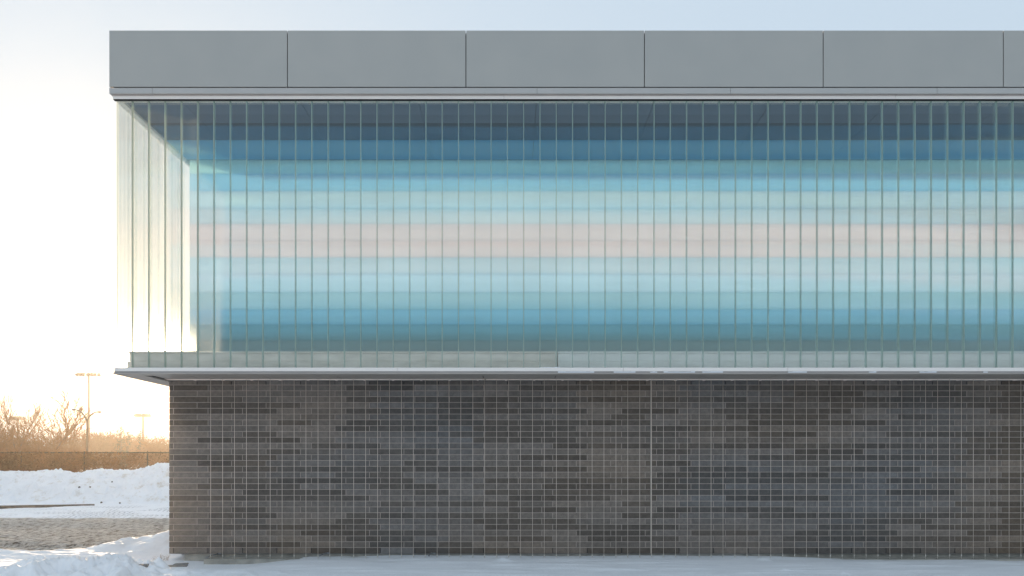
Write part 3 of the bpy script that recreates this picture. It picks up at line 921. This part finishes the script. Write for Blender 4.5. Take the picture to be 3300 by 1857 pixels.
far = [(262, 1402, 100, 't'), (300, 1400, 105, 'u'), (322, 1398, 98, 't'), (345, 1390, 104, 'u'), (366, 1394, 112, 't'), (378, 1398, 96, 'u'), (400, 1404, 118, 't'), (431, 1406, 100, 'u'), (470, 1412, 108, 't'), (494, 1408, 116, 'u'), (538, 1410, 110, 't'), (212, 1405, 98, 'u'), (96, 1400, 96, 't'), (20, 1404, 100, 'u'), (150, 1402, 104, 't'), (-40, 1400, 100, 't'), (575, 1408, 104, 'u')]
fl_ = ['right under the left arm of the double street lamp', 'just right of the tall floodlight pole', 'second from the tall floodlight pole, right side', 'on the high hump of the tree line left of the spruces', 'partly behind the tallest spruce', 'just left of the tallest spruce', 'between the tallest and the middle spruce', 'between the sapling and the right hand spruce', 'behind the small floodlight pole at the right', 'in the dip right of the small floodlight pole', 'half hidden by the brick wall edge', 'left of the double street lamp base', 'low behind the bushy tree at left', 'low behind the slender tree at far left', 'low behind the tallest bare tree', 'outside the left edge', 'hidden by the wall corner']
for i, (px, yt, D, k_) in enumerate(far):
    tree('distant_tree', t5 if k_ == 't' else t6, px, yt - 14, D, 'far hazy bare tree ' + fl_[i], 'tree', 'trees of the far tree line', 5, i * 1.7, 1.25)

# underwood thickets (uncountable twigs)
def thicket(name, x0, x1, D0, D1, z0, ztop, n_, ln, r_, label, seed):
    rg = random.Random(seed); mb = MB()
    for i in range(n_):
        D = rg.uniform(D0, D1); px = rg.uniform(x0, x1); xx = X(px, D)
        zt_ = Z(ztop, D) * (.8 + .4 * float(fbm(np.array([px * .02 + seed]), np.array([D * .05]), 3)[0]))
        q = Vector((xx, D, rg.uniform(z0, max(z0 + .1, zt_ * .8)))); d_ = Vector((rg.gauss(0, .6), rg.gauss(0, .5), 1)).normalized()
        pts = [q]
        for s_ in range(3):
            d_ = (d_ + Vector((rg.gauss(0, .4), rg.gauss(0, .4), rg.gauss(0, .3)))).normalized()
            pts.append(pts[-1] + d_ * ln * rg.uniform(.5, 1))
        mb.path(pts, r_, r_ * .4, 3)
    o = mb.build(name, M_twig); tag(o, label, None, None, 'stuff')
thicket('thicket', -160, 262, 44, 56, .5, 1432, 4200, .34, .011, 'tangle of bare brush right behind the hedge on the left', 4)
thicket('woodland', -300, 700, 90, 125, .5, 1432, 9000, .75, .022, 'far hazy band of bare woodland across the horizon', 8)

def spruce(px, ytop, D, label, seed, wid):
    rg = random.Random(seed)
    e = empty('spruce_tree', (X(px, D), D, 0)); tag(e, label, 'tree', 'spruces beyond the field')
    H = Z(ytop, D)
    MB().tube((0, 0, -.1), (0, 0, H), .13, .02, 6).build('trunk', M_bark, e)
    mb = MB()
    z = H * .97
    while z > .8:
        t = 1 - z / H
        R = wid * (t ** .85) + .08
        nb = 5 + int(9 * t)
        for i in range(nb):
            a = rg.random() * 6.283; L_ = R * rg.uniform(.65, 1.12)
            dirv = Vector((math.cos(a), math.sin(a), 0))
            base = Vector((0, 0, z + rg.uniform(-.1, .1)))
            for s_ in range(max(3, int(L_ / .13))):
                u = (s_ + 1) / max(3, int(L_ / .13))
                q = base + dirv * L_ * u + Vector((0, 0, -.28 * L_ * math.sin(u * 2.2) + .14 * L_ * u * u))
                for k in range(3):
                    dv = (dirv + Vector((rg.gauss(0, .7), rg.gauss(0, .7), rg.gauss(-.15, .35)))).normalized() * rg.uniform(.14, .3)
                    sd_ = dv.cross(Vector((0, 0, 1))).normalized() * .035
                    b = len(mb.v)
                    for w_ in (q - sd_, q + dv, q + sd_): mb.v.append(tuple(w_))
                    mb.f.append((b, b + 1, b + 2)); mb.m.append(0)
        z -= .17 + .16 * t
    mb.build('crown', M_spruce, e)
spruce(390, 1372, 90, 'tallest dark spruce left of the thin sapling', 1, 1.55)
spruce(413, 1388, 93, 'middle smaller spruce directly behind the sapling', 2, 1.15)
spruce(452, 1386, 95, 'right hand spruce beside the small floodlight pole', 3, 1.5)

# ------------------------------------------------------------------ floodlights and street lamp
def floodlight(px, ytop, D, halfpx, label, tilt=0):
    e = empty('floodlight_mast', (X(px, D), D, 0)); tag(e, label, 'floodlight', 'floodlight masts of the sports field')
    H = Z(ytop, D); hw = halfpx * D / F
    k = D / 120
    MB().tube((0, 0, 0), (0, 0, H), .22 * k, .14 * k, 8).build('pole', M_pole, e, True)
    MB().box(-hw, hw, -.05 * k, .05 * k, H - .02 * k, H + .05 * k).build('crossbar', M_lampm, e)
    lm = MB()
    lm.tube((0, 0, -.05 * k), (0, -.25 * k, -.30 * k), .13 * k, .30 * k, 8).tube((0, .18 * k, .05 * k), (0, 0, 0), .08 * k, .12 * k, 8)
    me = lm.mesh('lamp', M_lampm, True)
    for u in (-.95, -.66, -.40, .0, .30, .58, .93):
        put('lamp', me, (u * hw, -.05 * k, H - .06 * k), .5 * u, e)
floodlight(286, 1203, 120, 36, 'tallest floodlight mast rising above the trees left of the overhang')
floodlight(461, 1334, 150, 22, 'small distant floodlight mast nearest the brick wall')
floodlight(57, 1343, 155, 21, 'small distant floodlight mast seen through the bare tree at left')

sl = empty('street_lamp', (X(281, 55), 55, 0)); tag(sl, 'double armed street lamp with curved arms beside the tall floodlight mast', 'street lamp')
def rel(px, py): v = P(px, py, 55); return Vector((v.x - X(281, 55), 0, v.z))
MB().path([rel(281, 1550), rel(281, 1450), rel(281, 1358)], .10, .065, 8).build('pole', M_pole, sl, True)
def curve(pts, n=10):
    out = []
    for i in range(n + 1):
        t = i / n
        p0, p1, p2, p3 = pts
        out.append(p0 * (1 - t) ** 3 + p1 * 3 * t * (1 - t) ** 2 + p2 * 3 * t * t * (1 - t) + p3 * t ** 3)
    return out
MB().path(curve([rel(281, 1358), rel(272, 1335), rel(258, 1322), rel(241, 1321)]), .055, .04, 6).build('arm', M_pole, sl, True)
MB().path(curve([rel(281, 1358), rel(286, 1342), rel(298, 1329), rel(314, 1328)]), .055, .04, 6).build('arm', M_pole, sl, True)
MB().path([rel(243, 1321), rel(238, 1320), rel(232, 1320)], .05, .05, 6).tube(rel(244, 1321), rel(234, 1320.5), .045, .085, 8).build('lamp_head', M_lampm, sl, True)
MB().tube(rel(312, 1328), rel(324, 1328.5), .045, .08, 8).build('lamp_head', M_lampm, sl, True)

# ------------------------------------------------------------------ haze in the low sun
hz = MB().box(-130, 130, -12, 260, -3.0, 19.0)
HM = bpy.data.materials.new('air_haze'); HM.use_nodes = True
hn = HM.node_tree; hn.nodes.clear()
ho = hn.nodes.new("ShaderNodeOutputMaterial"); hv = hn.nodes.new("ShaderNodeVolumePrincipled")
hv.inputs['Color'].default_value = (.97, .90, .80, 1); hv.inputs['Density'].default_value = .0009; hv.inputs['Anisotropy'].default_value = .7
hn.links.new(hv.outputs[0], ho.inputs['Volume'])
o = hz.build('haze', HM); tag(o, 'thin pale haze in the air around the building and trees', None, None, 'stuff')
